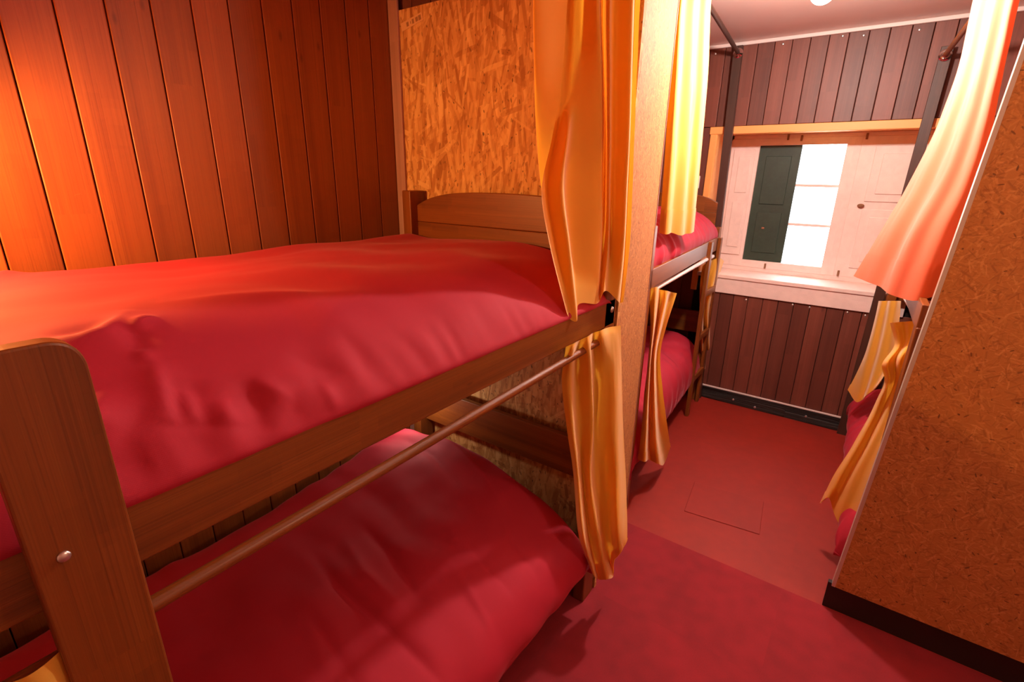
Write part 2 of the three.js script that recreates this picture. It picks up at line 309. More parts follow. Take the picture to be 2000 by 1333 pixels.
// ------------------------------------------------------------------ window
{
  const w = structure('window', box(0.01, 0.01, 0.01), M.paint, [0, 0, 0]); w.name = 'window_1'; w.userData.label = 'pale painted window with panelled shutters and bright panes';
  w.geometry = mergeGeometries([ // outer frame
    at(box(0.05, WY1 - WY0, 0.06, { r: 0.004 }), WX0 + 0.037, (WY0 + WY1) / 2, WZ), at(box(0.05, WY1 - WY0, 0.06, { r: 0.004 }), WX1 - 0.037, (WY0 + WY1) / 2, WZ),
    at(box(WX1 - WX0, 0.04, 0.06, { grain: 'x', r: 0.004 }), (WX0 + WX1) / 2, WY1 - 0.02, WZ), at(box(WX1 - WX0, 0.045, 0.06, { grain: 'x', r: 0.004 }), (WX0 + WX1) / 2, WY0 + 0.022, WZ),
  ]);
  const gx0 = -0.846, gx1 = -0.293, gy0 = 1.105, gy1 = 1.944, zf = WZ + 0.012;
  const sash = mesh('sash', mergeGeometries([
    at(box(gx0 + 0.02 - (WX0 + 0.06), 0.94, 0.045, { r: 0.004 }), (gx0 + 0.02 + WX0 + 0.06) / 2 - 0.01, 1.523, zf),
    at(box(0.085, 0.94, 0.045, { r: 0.004 }), gx1 + 0.0425, 1.523, zf),
    at(box(gx1 - gx0 + 0.06, 1.993 - gy1, 0.044, { grain: 'x', r: 0.004 }), (gx0 + gx1) / 2, (1.993 + gy1) / 2, zf),
    at(box(gx1 - gx0 + 0.06, gy1 - gy1 + 0.055, 0.044, { grain: 'x', r: 0.004 }), (gx0 + gx1) / 2, gy0 - 0.0275, zf),
  ]), M.paint, w); sash.userData.label = 'pale painted sash';
  // panel lines of the folded shutter left of the glass
  const sh = mesh('folded_shutter', mergeGeometries([at(box(0.15, 0.78, 0.012, { r: 0.003 }), -0.935, 1.53, zf + 0.028), at(box(0.085, 0.26, 0.008, { r: 0.003 }), -0.925, 1.74, zf + 0.036), at(box(0.085, 0.34, 0.008, { r: 0.003 }), -0.925, 1.37, zf + 0.036)]), M.paint, w);
  sh.userData.label = 'narrow pale folded shutter leaf';
  const bar = (y) => mesh('glazing_bar', at(box(gx1 - gx0 - 0.27, 0.02, 0.03, { grain: 'x', r: 0.003 }), (gx0 + 0.27 + gx1) / 2, y, zf - 0.012), M.paint, sash);
  const y1 = onZ(1590, 363, zf).y, y2 = onZ(1575, 440, zf).y; bar(y1); bar(y2);
  for (const [a, b] of [[gy0, y2], [y2, y1], [y1, gy1]]) mesh('pane', at(new THREE.BoxGeometry(gx1 - gx0 - 0.27, b - a - 0.02, 0.003), (gx0 + 0.27 + gx1) / 2, (a + b) / 2, zf - 0.014), M.glass, sash);
  // dark green leaf covering the left of the opening
  const gr = mesh('green_shutter', at(box(0.285, gy1 - gy0, 0.02, { r: 0.003 }), gx0 + 0.1425, (gy0 + gy1) / 2, zf - 0.004), M.green, w); gr.userData.label = 'dark green shutter leaf covering half the glass';
  mesh('raised_panel', at(box(0.17, 0.34, 0.010, { r: 0.004 }), gx0 + 0.145, 1.70, zf + 0.008), M.green, gr); mesh('raised_panel', at(box(0.17, 0.30, 0.010, { r: 0.004 }), gx0 + 0.145, 1.32, zf + 0.008), M.green, gr);
  mesh('catch', at(box(0.02, 0.014, 0.012, { r: 0.003 }), gx0 + 0.12, 1.355, zf + 0.017), M.rust, gr);
  // right leaf with raised panels
  const leafX0 = -0.222, leafX1 = WX1 - 0.06, lw = leafX1 - leafX0;
  const leaf = mesh('shutter', at(box(lw, 0.94, 0.03, { r: 0.004 }), (leafX0 + leafX1) / 2 + 0.004, 1.523, zf + 0.006), M.paint, w); leaf.userData.label = 'closed pale panelled shutter leaf';
  for (const [a, b] of [[1.575, 1.93], [1.12, 1.525]]) {
    const pn = mesh('panel', at(box(lw - 0.13, b - a, 0.012, { r: 0.005 }), (leafX0 + leafX1) / 2 + 0.03, (a + b) / 2, zf + 0.024), M.paint, leaf);
    mesh('raised_field', at(box(lw - 0.23, b - a - 0.10, 0.012, { r: 0.005 }), (leafX0 + leafX1) / 2 + 0.03, (a + b) / 2, zf + 0.031), M.paint, leaf); void pn;
  }
  const k = mesh('knob', new THREE.SphereGeometry(0.016, 14, 10), M.rust, leaf); k.position.copy(onZ(1681, 402, zf + 0.034)); k.scale.set(1.3, 0.8, 1); k.userData.label = 'rusty knob';
  for (const [px, py] of [[1540, 268], [1566, 270], [1694, 266], [1494, 520], [1637, 534]]) { const b = mesh('bolt', box(0.013, 0.04, 0.012, { r: 0.003 }), M.rust, w); b.position.copy(onZ(px, py, zf + 0.03)); b.userData.label = 'rusty bolt'; }
}

// ------------------------------------------------------------------ cloth
// rows: v rows of control points; folds come from the points themselves
function clothGeometry(rows, nu = 110, nv = 60, { wrinkle = 0.003, uvScale = 1, sag = 0 } = {}) {
  const uCurves = rows.map((r) => new THREE.CatmullRomCurve3(r, false, 'centripetal'));
  const pos = [], uv = [], idx = [];
  const cols = [];
  for (let i = 0; i <= nu; i++) {
    const pts = uCurves.map((c) => c.getPoint(i / nu));
    const vc = new THREE.CatmullRomCurve3(pts, false, 'centripetal');
    const col = []; for (let j = 0; j <= nv; j++) col.push(vc.getPoint(j / nv)); cols.push(col);
  }
  let au = 0;
  for (let i = 0; i <= nu; i++) {
    if (i) au += cols[i][nv >> 1].distanceTo(cols[i - 1][nv >> 1]);
    let av = 0;
    for (let j = 0; j <= nv; j++) {
      const p = cols[i][j];
      if (j) av += p.distanceTo(cols[i][j - 1]);
      const n1 = noise.noise(au * 9 + 3, av * 3.2, 1.5) + 0.5 * noise.noise(au * 22, av * 9, 7.1);
      const f = wrinkle * n1 * smooth(0, 0.15, j / nv);
      pos.push(p.x + f * 0.8, p.y + sag * 0, p.z + f * 0.6); uv.push(au * uvScale, av * uvScale);
    }
  }
  for (let i = 0; i < nu; i++) for (let j = 0; j < nv; j++) { const a = i * (nv + 1) + j, b = a + nv + 1; idx.push(a, a + 1, b, b, a + 1, b + 1); }
  const g = new THREE.BufferGeometry(); g.setAttribute('position', new THREE.Float32BufferAttribute(pos, 3)); g.setAttribute('uv', new THREE.Float32BufferAttribute(uv, 2)); g.setIndex(idx); g.computeVertexNormals();
  g.userData = { nu, nv };
  return g;
}
// a doubled hem along the lower edge, standing 2 mm proud on both sides
function hemGeometry(g, share = 0.08) {
  const { nu, nv } = g.userData, p = g.attributes.position, n = g.attributes.normal, t = g.attributes.uv, j0 = Math.round(nv * (1 - share)), rows = nv - j0 + 1;
  const pos = [], uv = [], idx = [];
  for (const s of [1, -1]) {
    const o = pos.length / 3;
    for (let i = 0; i <= nu; i++) for (let j = j0; j <= nv; j++) { const k = i * (nv + 1) + j; pos.push(p.getX(k) + s * 0.002 * n.getX(k), p.getY(k) + s * 0.002 * n.getY(k), p.getZ(k) + s * 0.002 * n.getZ(k)); uv.push(t.getX(k), t.getY(k)); }
    for (let i = 0; i < nu; i++) for (let j = 0; j < rows - 1; j++) { const a = o + i * rows + j, b = a + rows; idx.push(a, a + 1, b, b, a + 1, b + 1); }
  }
  const h = new THREE.BufferGeometry(); h.setAttribute('position', new THREE.Float32BufferAttribute(pos, 3)); h.setAttribute('uv', new THREE.Float32BufferAttribute(uv, 2)); h.setIndex(idx); h.computeVertexNormals();
  return h;
}
function curtain(label, mat, rows, { hem = 0.07, group, ...o } = {}) {
  const t = thing('curtain', label, 'curtain', [0, 0, 0], 0, group);
  const g = clothGeometry(rows, 120, 64, o);
  mesh('cloth', g, mat, t);
  if (hem) mesh('hem', hemGeometry(g, hem), mat, t);
  return t;
}
const xs = (list) => list.map(([px, py, X]) => onX(px, py, X));
const zs = (list) => list.map(([px, py, Z]) => onZ(px, py, Z));

// near bunk, upper curtain: drawn to the head end, its leading edge turned in
{
  const X = [-0.735, -0.762, -0.812, -0.815, -0.794, -0.778, -0.726, -0.750, -0.704, -0.714, -0.664, -0.692, -0.668];
  const low = { 0: -0.752, 1: -0.758, 2: -0.775, 3: -0.782, 4: -0.732, 5: -0.765 };
  const end = [-0.700, -0.700, -0.702, -0.700, -0.690, -0.702, -0.690, -0.694, -0.680, -0.686, -0.664, -0.684, -0.668];
  const row = (py, px, xo = {}) => xs(px.map((p, i) => [p, Array.isArray(py) ? py[i] : py, xo[i] ?? X[i]]));
  curtain('long golden yellow curtain hanging at the head of the near upper bunk', M.yellow, [
    row(-330, [1112, 1062, 1112, 1122, 1134, 1148, 1174, 1192, 1206, 1220, 1250, 1262, 1278]),
    row(-100, [1112, 1044, 1104, 1118, 1130, 1142, 1168, 1184, 1197, 1208, 1240, 1248, 1260]),
    row(0, [1108, 1042, 1096, 1113, 1126, 1138, 1166, 1178, 1190, 1200, 1234, 1240, 1250]),
    row(130, [1099, 1044, 1088, 1105, 1120, 1134, 1172, 1180, 1190, 1199, 1230, 1236, 1245]),
    row(205, [1090, 1046, 1076, 1096, 1113, 1128, 1174, 1181, 1190, 1198, 1228, 1233, 1242]),
    row(275, [1077, 1050, 1066, 1086, 1106, 1119, 1174, 1181, 1190, 1197, 1226, 1231, 1239], { 4: -0.745 }),
    row(370, [1058, 1057, 1060, 1070, 1096, 1110, 1173, 1180, 1189, 1195, 1222, 1227, 1235], low),
    row(475, [1073, 1074, 1077, 1085, 1109, 1118, 1170, 1178, 1187, 1193, 1217, 1222, 1230], { 0: -0.735, 1: -0.74, 2: -0.755, 3: -0.76, 4: -0.718, 5: -0.748, 6: -0.712, 7: -0.732 }),
    row([608, 614, 620, 626, 628, 596, 594, 588, 572, 570, 588, 592, 590], [1106, 1108, 1111, 1116, 1126, 1129, 1165, 1172, 1178, 1188, 1206, 1212, 1217], end),
  ], { hem: 0, wrinkle: 0.0025 });
}
// near bunk, lower curtain: gathered on the wooden rod, its tail near the floor
{
  const row = (py, px, X) => xs(px.map((p, i) => [p, Array.isArray(py) ? py[i] : py, X[i]]));
  curtain('golden yellow curtain gathered at the rod beside the near lower bunk', M.yellow, [
    row([678, 671, 664, 657, 650, 646, 640, 636], [1105, 1120, 1134, 1148, 1160, 1172, 1188, 1212], [-0.690, -0.674, -0.692, -0.672, -0.690, -0.670, -0.682, -0.672]),
    row([690, 684, 678, 672, 666, 660, 654, 650], [1103, 1117, 1131, 1148, 1160, 1174, 1192, 1213], [-0.700, -0.672, -0.696, -0.664, -0.694, -0.664, -0.670, -0.668]),
    row(740, [1097, 1112, 1128, 1152, 1163, 1180, 1198, 1214], [-0.722, -0.700, -0.728, -0.684, -0.712, -0.684, -0.658, -0.664]),
    row(830, [1106, 1117, 1132, 1157, 1162, 1178, 1198, 1217], [-0.722, -0.700, -0.726, -0.682, -0.706, -0.680, -0.642, -0.648]),
    row(930, [1120, 1128, 1139, 1152, 1166, 1184, 1203, 1222], [-0.716, -0.692, -0.708, -0.668, -0.680, -0.655, -0.608, -0.612]),
    row(1040, [1129, 1138, 1150, 1166, 1180, 1190, 1206, 1225], [-0.675, -0.640, -0.660, -0.618, -0.625, -0.610, -0.555, -0.550]),
    row([1098, 1124, 1132, 1131, 1126, 1098, 1080, 1056], [1148, 1160, 1170, 1184, 1197, 1199, 1212, 1225], [-0.665, -0.635, -0.640, -0.605, -0.610, -0.590, -0.545, -0.540]),
  ], { wrinkle: 0.004, hem: 0.06 });
}
// the same bunk's other lower curtain, at the foot behind the ladder
{
  const rows = [];
  for (const [y, s] of [[1.172, 0.5], [1.135, 0.8], [0.9, 1], [0.5, 1.1], [0.15, 1.15]]) { const r = []; for (let i = 0; i < 9; i++) r.push(V(-0.668 + (i % 2 ? 0.020 : -0.014) * s, y, -0.062 + i * 0.042)); rows.push(r); }
  curtain('golden yellow curtain bunched behind the ladder of the near lower bunk', M.yellow, rows, { wrinkle: 0.004 });
}
// far left bunk, upper curtain
{
  const X = [-0.845, -0.815, -0.822, -0.806, -0.818, -0.806, -0.822];
  const row = (py, px) => xs(px.map((p, i) => [p, py + (py > 400 ? [0, 3, 0, 5, 2, 1, -2][i] : 0), X[i]]));
  curtain('sunny yellow curtain at the upper bunk just past the strand board strip', M.yellow, [
    row(-200, [1344, 1356, 1366, 1380, 1390, 1398, 1408]), row(0, [1318, 1330, 1342, 1356, 1368, 1378, 1389]), row(150, [1308, 1320, 1333, 1349, 1361, 1371, 1382]),
    row(300, [1299, 1311, 1324, 1340, 1351, 1361, 1370]), row(455, [1288, 1300, 1312, 1328, 1339, 1348, 1355]),
  ], { wrinkle: 0.004, hem: 0.08 });
}
// far left bunk, lower curtain near the partition
{
  const row = (py, px, X) => xs(px.map((p, i) => [p, Array.isArray(py) ? py[i] : py, X[i]]));
  curtain('yellow curtain pinched at mid height beside the far left lower bunk', M.yellow, [
    row([566, 561, 566, 568, 571, 573], [1266, 1280, 1290, 1301, 1312, 1322], [-0.825, -0.80, -0.815, -0.79, -0.80, -0.785]),
    row([582, 582, 584, 586, 588, 590], [1268, 1279, 1289, 1299, 1308, 1317], [-0.835, -0.80, -0.825, -0.785, -0.81, -0.785]),
    row(640, [1270, 1276, 1282, 1288, 1294, 1301], [-0.835, -0.79, -0.83, -0.78, -0.82, -0.785]),
    row(690, [1267, 1271, 1275, 1279, 1284, 1290], [-0.82, -0.78, -0.82, -0.77, -0.81, -0.785]),
    row(770, [1258, 1265, 1271, 1278, 1286, 1295], [-0.82, -0.775, -0.82, -0.765, -0.80, -0.775]),
    row(850, [1252, 1261, 1270, 1280, 1290, 1306], [-0.81, -0.76, -0.80, -0.75, -0.79, -0.765]),
    row([898, 902, 899, 906, 903, 872], [1246, 1258, 1270, 1284, 1298, 1309], [-0.80, -0.755, -0.79, -0.745, -0.78, -0.765]),
  ], { wrinkle: 0.004 });
}
// far left bunk, lower curtain behind its ladder
{
  const row = (py, px, X) => xs(px.map((p, i) => [p, Array.isArray(py) ? py[i] : py, X[i]]));
  curtain('yellow curtain hanging behind the ladder of the far left bunk', M.yellow, [
    row([520, 512, 508, 504, 510], [1372, 1382, 1392, 1402, 1414], [-0.955, -0.93, -0.945, -0.92, -0.93]),
    row([545, 542, 540, 540, 542], [1368, 1376, 1385, 1394, 1404], [-0.965, -0.93, -0.955, -0.92, -0.94]),
    row(600, [1366, 1371, 1376, 1382, 1389], [-0.965, -0.93, -0.955, -0.92, -0.94]),
    row(660, [1367, 1371, 1376, 1382, 1389], [-0.96, -0.93, -0.95, -0.92, -0.94]),
    row([716, 720, 721, 716, 704], [1367, 1374, 1381, 1388, 1396], [-0.96, -0.93, -0.95, -0.92, -0.94]),
  ], { wrinkle: 0.003 });
}
// far right bunk, upper curtain swinging out over the aisle
{
  const row = (py, px, Z) => zs(px.map((p, i) => [p, Array.isArray(py) ? py[i] : py, Z[i]]));
  const Z = [-2.76, -2.615, -2.557, -2.43, -2.40, -2.33, -2.33];
  curtain('orange curtain swinging out from the right upper bunk over the sill', M.orange, [
    row(-160, [1945, 1960, 1972, 1988, 2002, 2016, 2032], Z), row(0, [1900, 1914, 1930, 1946, 1962, 1976, 1990], Z),
    row(120, [1874, 1888, 1904, 1920, 1936, 1952, 1964], Z), row(250, [1828, 1846, 1864, 1884, 1902, 1922, 1938], Z),
    row(360, [1774, 1796, 1818, 1840, 1862, 1886, 1906], Z), row(460, [1716, 1740, 1764, 1786, 1810, 1840, 1872], Z),
    row([540, 553, 560, 575, 582, 588, 580], [1668, 1700, 1718, 1738, 1758, 1792, 1824], Z),
  ], { wrinkle: 0.004, hem: 0.09 });
}
// far right bunk, lower curtain at the partition
{
  const row = (py, px, Z) => zs(px.map((p, i) => [p, Array.isArray(py) ? py[i] : py, Z[i]]));
  const Z = [-2.50, -2.45, -2.46, -2.41, -2.39, -2.33];
  curtain('mustard yellow curtain twisted beside the partition at the right lower bunk', M.yellow, [
    row([631, 630, 629, 628, 627, 625], [1738, 1750, 1762, 1775, 1787, 1800], Z), row([674, 672, 670, 668, 666, 664], [1746, 1756, 1766, 1776, 1786, 1797], [-2.46, -2.43, -2.44, -2.41, -2.40, -2.36]),
    row([712, 708, 704, 700, 696, 692], [1722, 1735, 1748, 1760, 1772, 1785], [-2.40, -2.36, -2.40, -2.34, -2.36, -2.32]), row(742, [1727, 1737, 1747, 1757, 1767, 1778], [-2.44, -2.39, -2.42, -2.38, -2.38, -2.33]),
    row(790, [1708, 1718, 1728, 1738, 1748, 1761], Z), row(865, [1668, 1680, 1692, 1704, 1717, 1732], Z),
    row(930, [1628, 1643, 1656, 1671, 1687, 1706], Z), row([984, 973, 990, 1018, 1029, 1010], [1602, 1619, 1625, 1636, 1645, 1674], Z),
  ], { wrinkle: 0.004 });
}
// far right bunk, the lower curtain further back
{
  const row = (py, px, Z) => zs(px.map((p, i) => [p, Array.isArray(py) ? py[i] : py, Z[i]]));
  const Z = [-3.50, -3.38, -3.37, -3.26, -3.24, -3.15];
  curtain('amber curtain beyond the twisted one at the right lower bunk', M.yellow, [
    row(588, [1716, 1724, 1732, 1740, 1750, 1760], Z), row(640, [1704, 1712, 1721, 1731, 1742, 1755], Z), row(700, [1686, 1696, 1707, 1718, 1732, 1746], Z),
    row([762, 786, 782, 772, 764, 752], [1656, 1674, 1684, 1694, 1704, 1716], Z),
  ], { wrinkle: 0.003 });
}

// ------------------------------------------------------------------ bunk beds
// local frame: front face at x = 0, body towards -x * side, head at z = 0, foot at z = L
function bunk(label, pos, turn, side, L, W, mat, { headTop = 1.635, rail = [1.207, 1.302], headArch = true } = {}) {
  const t = thing('bunk_bed', label, 'bunk bed', pos, turn);
  const s = -side, P = 0.05, PD = 0.085;
  const [r0, r1] = rail, rh = r1 - r0, rc = (r0 + r1) / 2;
  const post = (x, z, h) => mesh('post', at(box(P, h, PD, { r: 0.005, off: [rnd(), rnd()] }), s * x, h / 2, z), mat, t);
  const fp = post(P / 2 + 0.002, PD / 2 + 0.004, headTop - 0.23); post(W - P / 2, PD / 2 + 0.004, headTop);
  post(P / 2 + 0.002, L - PD / 2 - 0.004, headTop - 0.10); post(W - P / 2, L - PD / 2 - 0.004, headTop);
  for (const [sx, sz] of [[0.006, 0]]) {
    const b = mesh('bolt', new THREE.SphereGeometry(0.011, 14, 8), M.metal, fp); b.position.set(s * -0.002, rc + 0.005 + sx, 0.045 + sz); b.scale.x = 0.5; b.userData.label = 'bright bolt head';
  }
  const railGeo = () => box(0.024, rh, L - 0.02, { grain: 'z', r: 0.004, off: [rnd(), rnd()] });
  mesh('rail', at(railGeo(), s * 0.014, rc, L / 2), mat, t); mesh('rail', at(railGeo(), s * (W - 0.02), rc, L / 2), mat, t);
  const low = 0.30;
  mesh('rail', at(railGeo(), s * 0.018, low, L / 2), mat, t); mesh('rail', at(railGeo(), s * (W - 0.02), low, L / 2), mat, t);
  // headboards of horizontal boards, the top one arched
  const x0 = 0.05, x1 = W - P, bw = x1 - x0;
  const arched = (y0, h, rise, z) => {
    const sh = new THREE.Shape(); sh.moveTo(-bw / 2, 0); sh.lineTo(bw / 2, 0); sh.lineTo(bw / 2, h - rise);
    if (rise > 0) { sh.bezierCurveTo(bw * 0.38, h - rise * 0.1, bw * 0.22, h, 0, h); sh.bezierCurveTo(-bw * 0.22, h, -bw * 0.38, h - rise * 0.1, -bw / 2, h - rise); } else sh.lineTo(-bw / 2, h);
    const g = new THREE.ExtrudeGeometry(sh, { depth: 0.018, bevelEnabled: true, bevelSize: 0.003, bevelThickness: 0.003, bevelSegments: 2, curveSegments: 16 });
    g.translate(s * (x0 + x1) / 2, y0, z); return boxUV(g, 'x', [rnd(), rnd()]);
  };
  for (const z of [0.028, L - 0.055]) {
    mesh('headboard_slat', arched(headTop - 0.125, 0.125, headArch ? 0.062 : 0, z), mat, t); mesh('headboard_slat', arched(headTop - 0.222, 0.09, 0, z), mat, t); mesh('headboard_slat', arched(headTop - 0.32, 0.09, 0, z), mat, t);
    mesh('headboard_slat', arched(0.555, 0.165, 0, z), mat, t);
  }
  const sl = box(W - 0.05, 0.016, 0.07, { grain: 'x', r: 0.003 });
  for (let k = 0; k < 11; k++) for (const y of [r0 + 0.025, low + 0.02]) { const m = mesh('slat', sl, mat, t); m.position.set(s * W / 2, y, 0.12 + k * (L - 0.24) / 10); }
  return t;
}
bunk('warm brown wooden bunk bed with arched headboard standing on burgundy carpet', [-0.70, 0, ZP + 0.012], 0, 1, 1.99, 0.985, M.bed);
const FL = { x: -0.945, z: -3.955, L: 1.80, turn: 0.078 };
bunk('brown wooden bunk bed along the aisle left of the window', [FL.x, 0, FL.z], FL.turn, 1, FL.L, 0.83, M.bed, { headTop: 1.60 });
const FR = { x: 0.115, z: -3.955, L: 1.78, turn: 0.03 };
bunk('brown wooden bunk bed behind the right partition', [FR.x, 0, FR.z], FR.turn, -1, FR.L, 0.93, M.bed, { headTop: 1.30 + 0.02 });

// near ladder: two uprights and rungs standing in front of the rail
{
  const t = thing('bunk_ladder', 'wide brown ladder upright with bright bolt against the near bunk', 'ladder', [-0.672, 0, -0.093]);
  const upright = () => { const sh = new THREE.Shape(); const h = 1.53, w = 0.0425; sh.moveTo(-w, 0); sh.lineTo(w, 0); sh.lineTo(w, h - 0.035); sh.quadraticCurveTo(w, h, w - 0.03, h); sh.lineTo(-w + 0.03, h); sh.quadraticCurveTo(-w, h, -w, h - 0.035); const g = new THREE.ExtrudeGeometry(sh, { depth: 0.022, bevelEnabled: true, bevelSize: 0.003, bevelThickness: 0.003, bevelSegments: 2 }); g.translate(0, 0, -0.011); g.rotateY(Math.PI / 2); return boxUV(g, 'y', [rnd(), rnd()]); };
  const a = mesh('upright', upright(), M.bed, t); const b = mesh('upright', upright(), M.bed, t); b.position.z = 0.36;
  for (let k = 0; k < 4; k++) mesh('rung', at(box(0.03, 0.05, 0.28, { grain: 'z', r: 0.006 }), 0, 0.28 + k * 0.27, 0.18), M.bed, t);
  const bolt = mesh('bolt', new THREE.SphereGeometry(0.0065, 16, 10), M.metal, a); bolt.position.copy(onX(125, 1088, -0.657).sub(t.position)); bolt.scale.x = 0.5; bolt.userData.label = 'bright bolt head';
}
// far ladder
{
  const t = thing('bunk_ladder', 'narrow wooden ladder at the window end of the left bunk', 'ladder');
  const up = (z, top) => mesh('upright', at(box(0.024, top, 0.045, { r: 0.004, off: [rnd(), rnd()] }), -0.905 - (z + 3.55) * -0.06, top / 2, z), M.bed, t);
  up(-3.55, 1.30); up(-3.86, 1.30);
  for (const y of [0.28, 0.60, 0.93]) mesh('rung', at(box(0.022, 0.045, 0.28, { grain: 'z', r: 0.004 }), -0.915, y, -3.705), M.bed, t);
}
// wall posts either side of the window carrying the curtain rods
function wallPost(label, px, py, x0, x1, top, group) {
  const t = thing('wall_post', label, 'post', [0, 0, 0], 0, group);
  const sh = new THREE.Shape(); const hw = 0.026; sh.moveTo(x0 - hw, 0); sh.lineTo(x0 + hw, 0); sh.lineTo(x1 + hw, top); sh.lineTo(x1 - hw, top);
  const g = new THREE.ExtrudeGeometry(sh, { depth: 0.03, bevelEnabled: true, bevelSize: 0.002, bevelThickness: 0.002, bevelSegments: 1 }); g.translate(0, 0, ZF + 0.03);
  mesh('timber', boxUV(g, 'y', [rnd(), rnd()]), M.bedDark, t); return t;
}
wallPost('dark upright post against the wall left of the window', 0, 0, -0.945, -1.005, 2.55);
wallPost('dark upright post against the wall right of the window', 0, 0, 0.065, 0.105, 2.42);
function curtainRod(label, a, b, r, mat, rosettes) {
  const t = thing('curtain_rod', label, 'curtain rod');
  mesh('rod', boxUV(rodBetween(a, b, r), 'z'), mat, t);
  for (const p of rosettes) {
    const g = new THREE.LatheGeometry([[0, 0.030], [0.014, 0.030], [0.017, 0.012], [0.030, 0.008], [0.031, 0]].map(([x, y]) => new THREE.Vector2(x, y)), 24); g.rotateX(Math.PI / 2);
    const m = mesh('socket', g, M.chrome, t); m.position.copy(p); m.userData.label = 'chrome rod socket';
  }
  return t;
}
const rosL = onZ(1442, 104, ZF + 0.064), rosR = onZ(1846, 108, ZF + 0.064);
curtainRod('dark curtain rod under the ceiling running to the left window post', rosL, V(-0.83, 2.52, -2.15), 0.013, M.bedDark, [rosL]);
curtainRod('brown curtain rod under the ceiling running to the right window post', rosR, V(0.22, 2.42, -2.14), 0.013, M.bed, [rosR]);
curtainRod('round wooden rod below the rail of the near bunk', V(-0.682, 1.185, -1.53), V(-0.682, 1.142, 0.34), 0.0115, M.bed, []);
curtainRod('pale rod below the rail of the far left bunk', onX(1262, 574, -0.835), onX(1392, 501, -0.925), 0.0125, M.ceilingTrim, []);
curtainRod('pale rod below the rail of the right bunk', onY(1799, 631, 1.18), onY(1760, 566, 1.18), 0.0125, M.ceilingTrim, []);
curtainRod('dark curtain rod above the near upper bunk', V(-0.69, 2.42, -1.62), V(-0.69, 2.42, 1.58), 0.013, M.bedDark, []);

// ------------------------------------------------------------------ bedding
// profile: control points (x, y) from the wall side over the top to the front hem; local z from 0 (head) to L (foot)
function duvetGeometry(profile, L, { nz = 220, nx = 150, round = 0.12, base, disp = () => 0, topY = (z) => 0, place }) {
  const curve = new THREE.CatmullRomCurve3(profile.map(([x, y]) => V(x, y, 0)), false, 'centripetal');
  const P = curve.getSpacedPoints(nx), pos = [], uv = [], idx = [];
  const grid = [];
  for (let j = 0; j <= nz; j++) {
    const v = j / nz, z = L * v, d = Math.min(z, L - z), k = d >= round ? 1 : Math.sqrt(Math.max(0, 1 - (1 - d / round) ** 2));
    const row = [];
    for (let i = 0; i <= nx; i++) {
      const p = P[i], s = i / nx, edge = smooth(0, 0.12, s) * smooth(0, 0.1, 1 - s);
      row.push(V(p.x, base + (p.y - base) * k + topY(z, s) * edge * k, z));
    }
    grid.push(row);
  }
  // displacement along the normal
  for (let j = 0; j <= nz; j++) for (let i = 0; i <= nx; i++) {
    const a = grid[j][Math.max(i - 1, 0)], b = grid[j][Math.min(i + 1, nx)];
    const n = V(-(b.y - a.y), b.x - a.x, 0).normalize(), p = grid[j][i], s = i / nx;
    const w = smooth(0, 0.05, s) * smooth(0, 0.02, 1 - s), f = disp(p, s, j / nz * L) * w;
    const q = V(p.x + n.x * f, p.y + n.y * f, p.z); pos.push(q.x, q.y, q.z); uv.push(s * 1.4, j / nz * L);
  }
  for (let j = 0; j < nz; j++) for (let i = 0; i < nx; i++) { const a = j * (nx + 1) + i, b = a + nx + 1; idx.push(a, b, a + 1, b, b + 1, a + 1); }
  // closed underneath
  const o = pos.length / 3;
  for (let j = 0; j <= nz; j++) for (const i of [0, nx]) { const p = grid[j][i]; pos.push(p.x, base, p.z); uv.push(0, p.z); }
  for (let j = 0; j < nz; j++) { const a = o + 2 * j; idx.push(a, a + 1, a + 2, a + 1, a + 3, a + 2); }
  const g = new THREE.BufferGeometry(); g.setAttribute('position', new THREE.Float32BufferAttribute(pos, 3)); g.setAttribute('uv', new THREE.Float32BufferAttribute(uv, 2)); g.setIndex(idx); g.computeVertexNormals();
  return g;
}
const segDist = (p, a, b) => { const dx = b[0] - a[0], dy = b[1] - a[1], t = clamp(((p[0] - a[0]) * dx + (p[1] - a[1]) * dy) / (dx * dx + dy * dy), 0, 1); return [Math.hypot(p[0] - a[0] - t * dx, p[1] - a[1] - t * dy), t]; };
const crease = (p, pts, w, amp) => { let best = 9, bt = 0; for (let i = 0; i + 1 < pts.length; i++) { const [d, t] = segDist(p, pts[i], pts[i + 1]); if (d < best) { best = d; bt = (i + t) / (pts.length - 1); } } return amp * Math.exp(-((best / w) ** 1.5)) * Math.sin(Math.PI * clamp(bt * 0.9 + 0.05, 0, 1)); };
const ridge = (x, y, z) => 1 - Math.abs(noise.noise(x, y, z)) * 2;

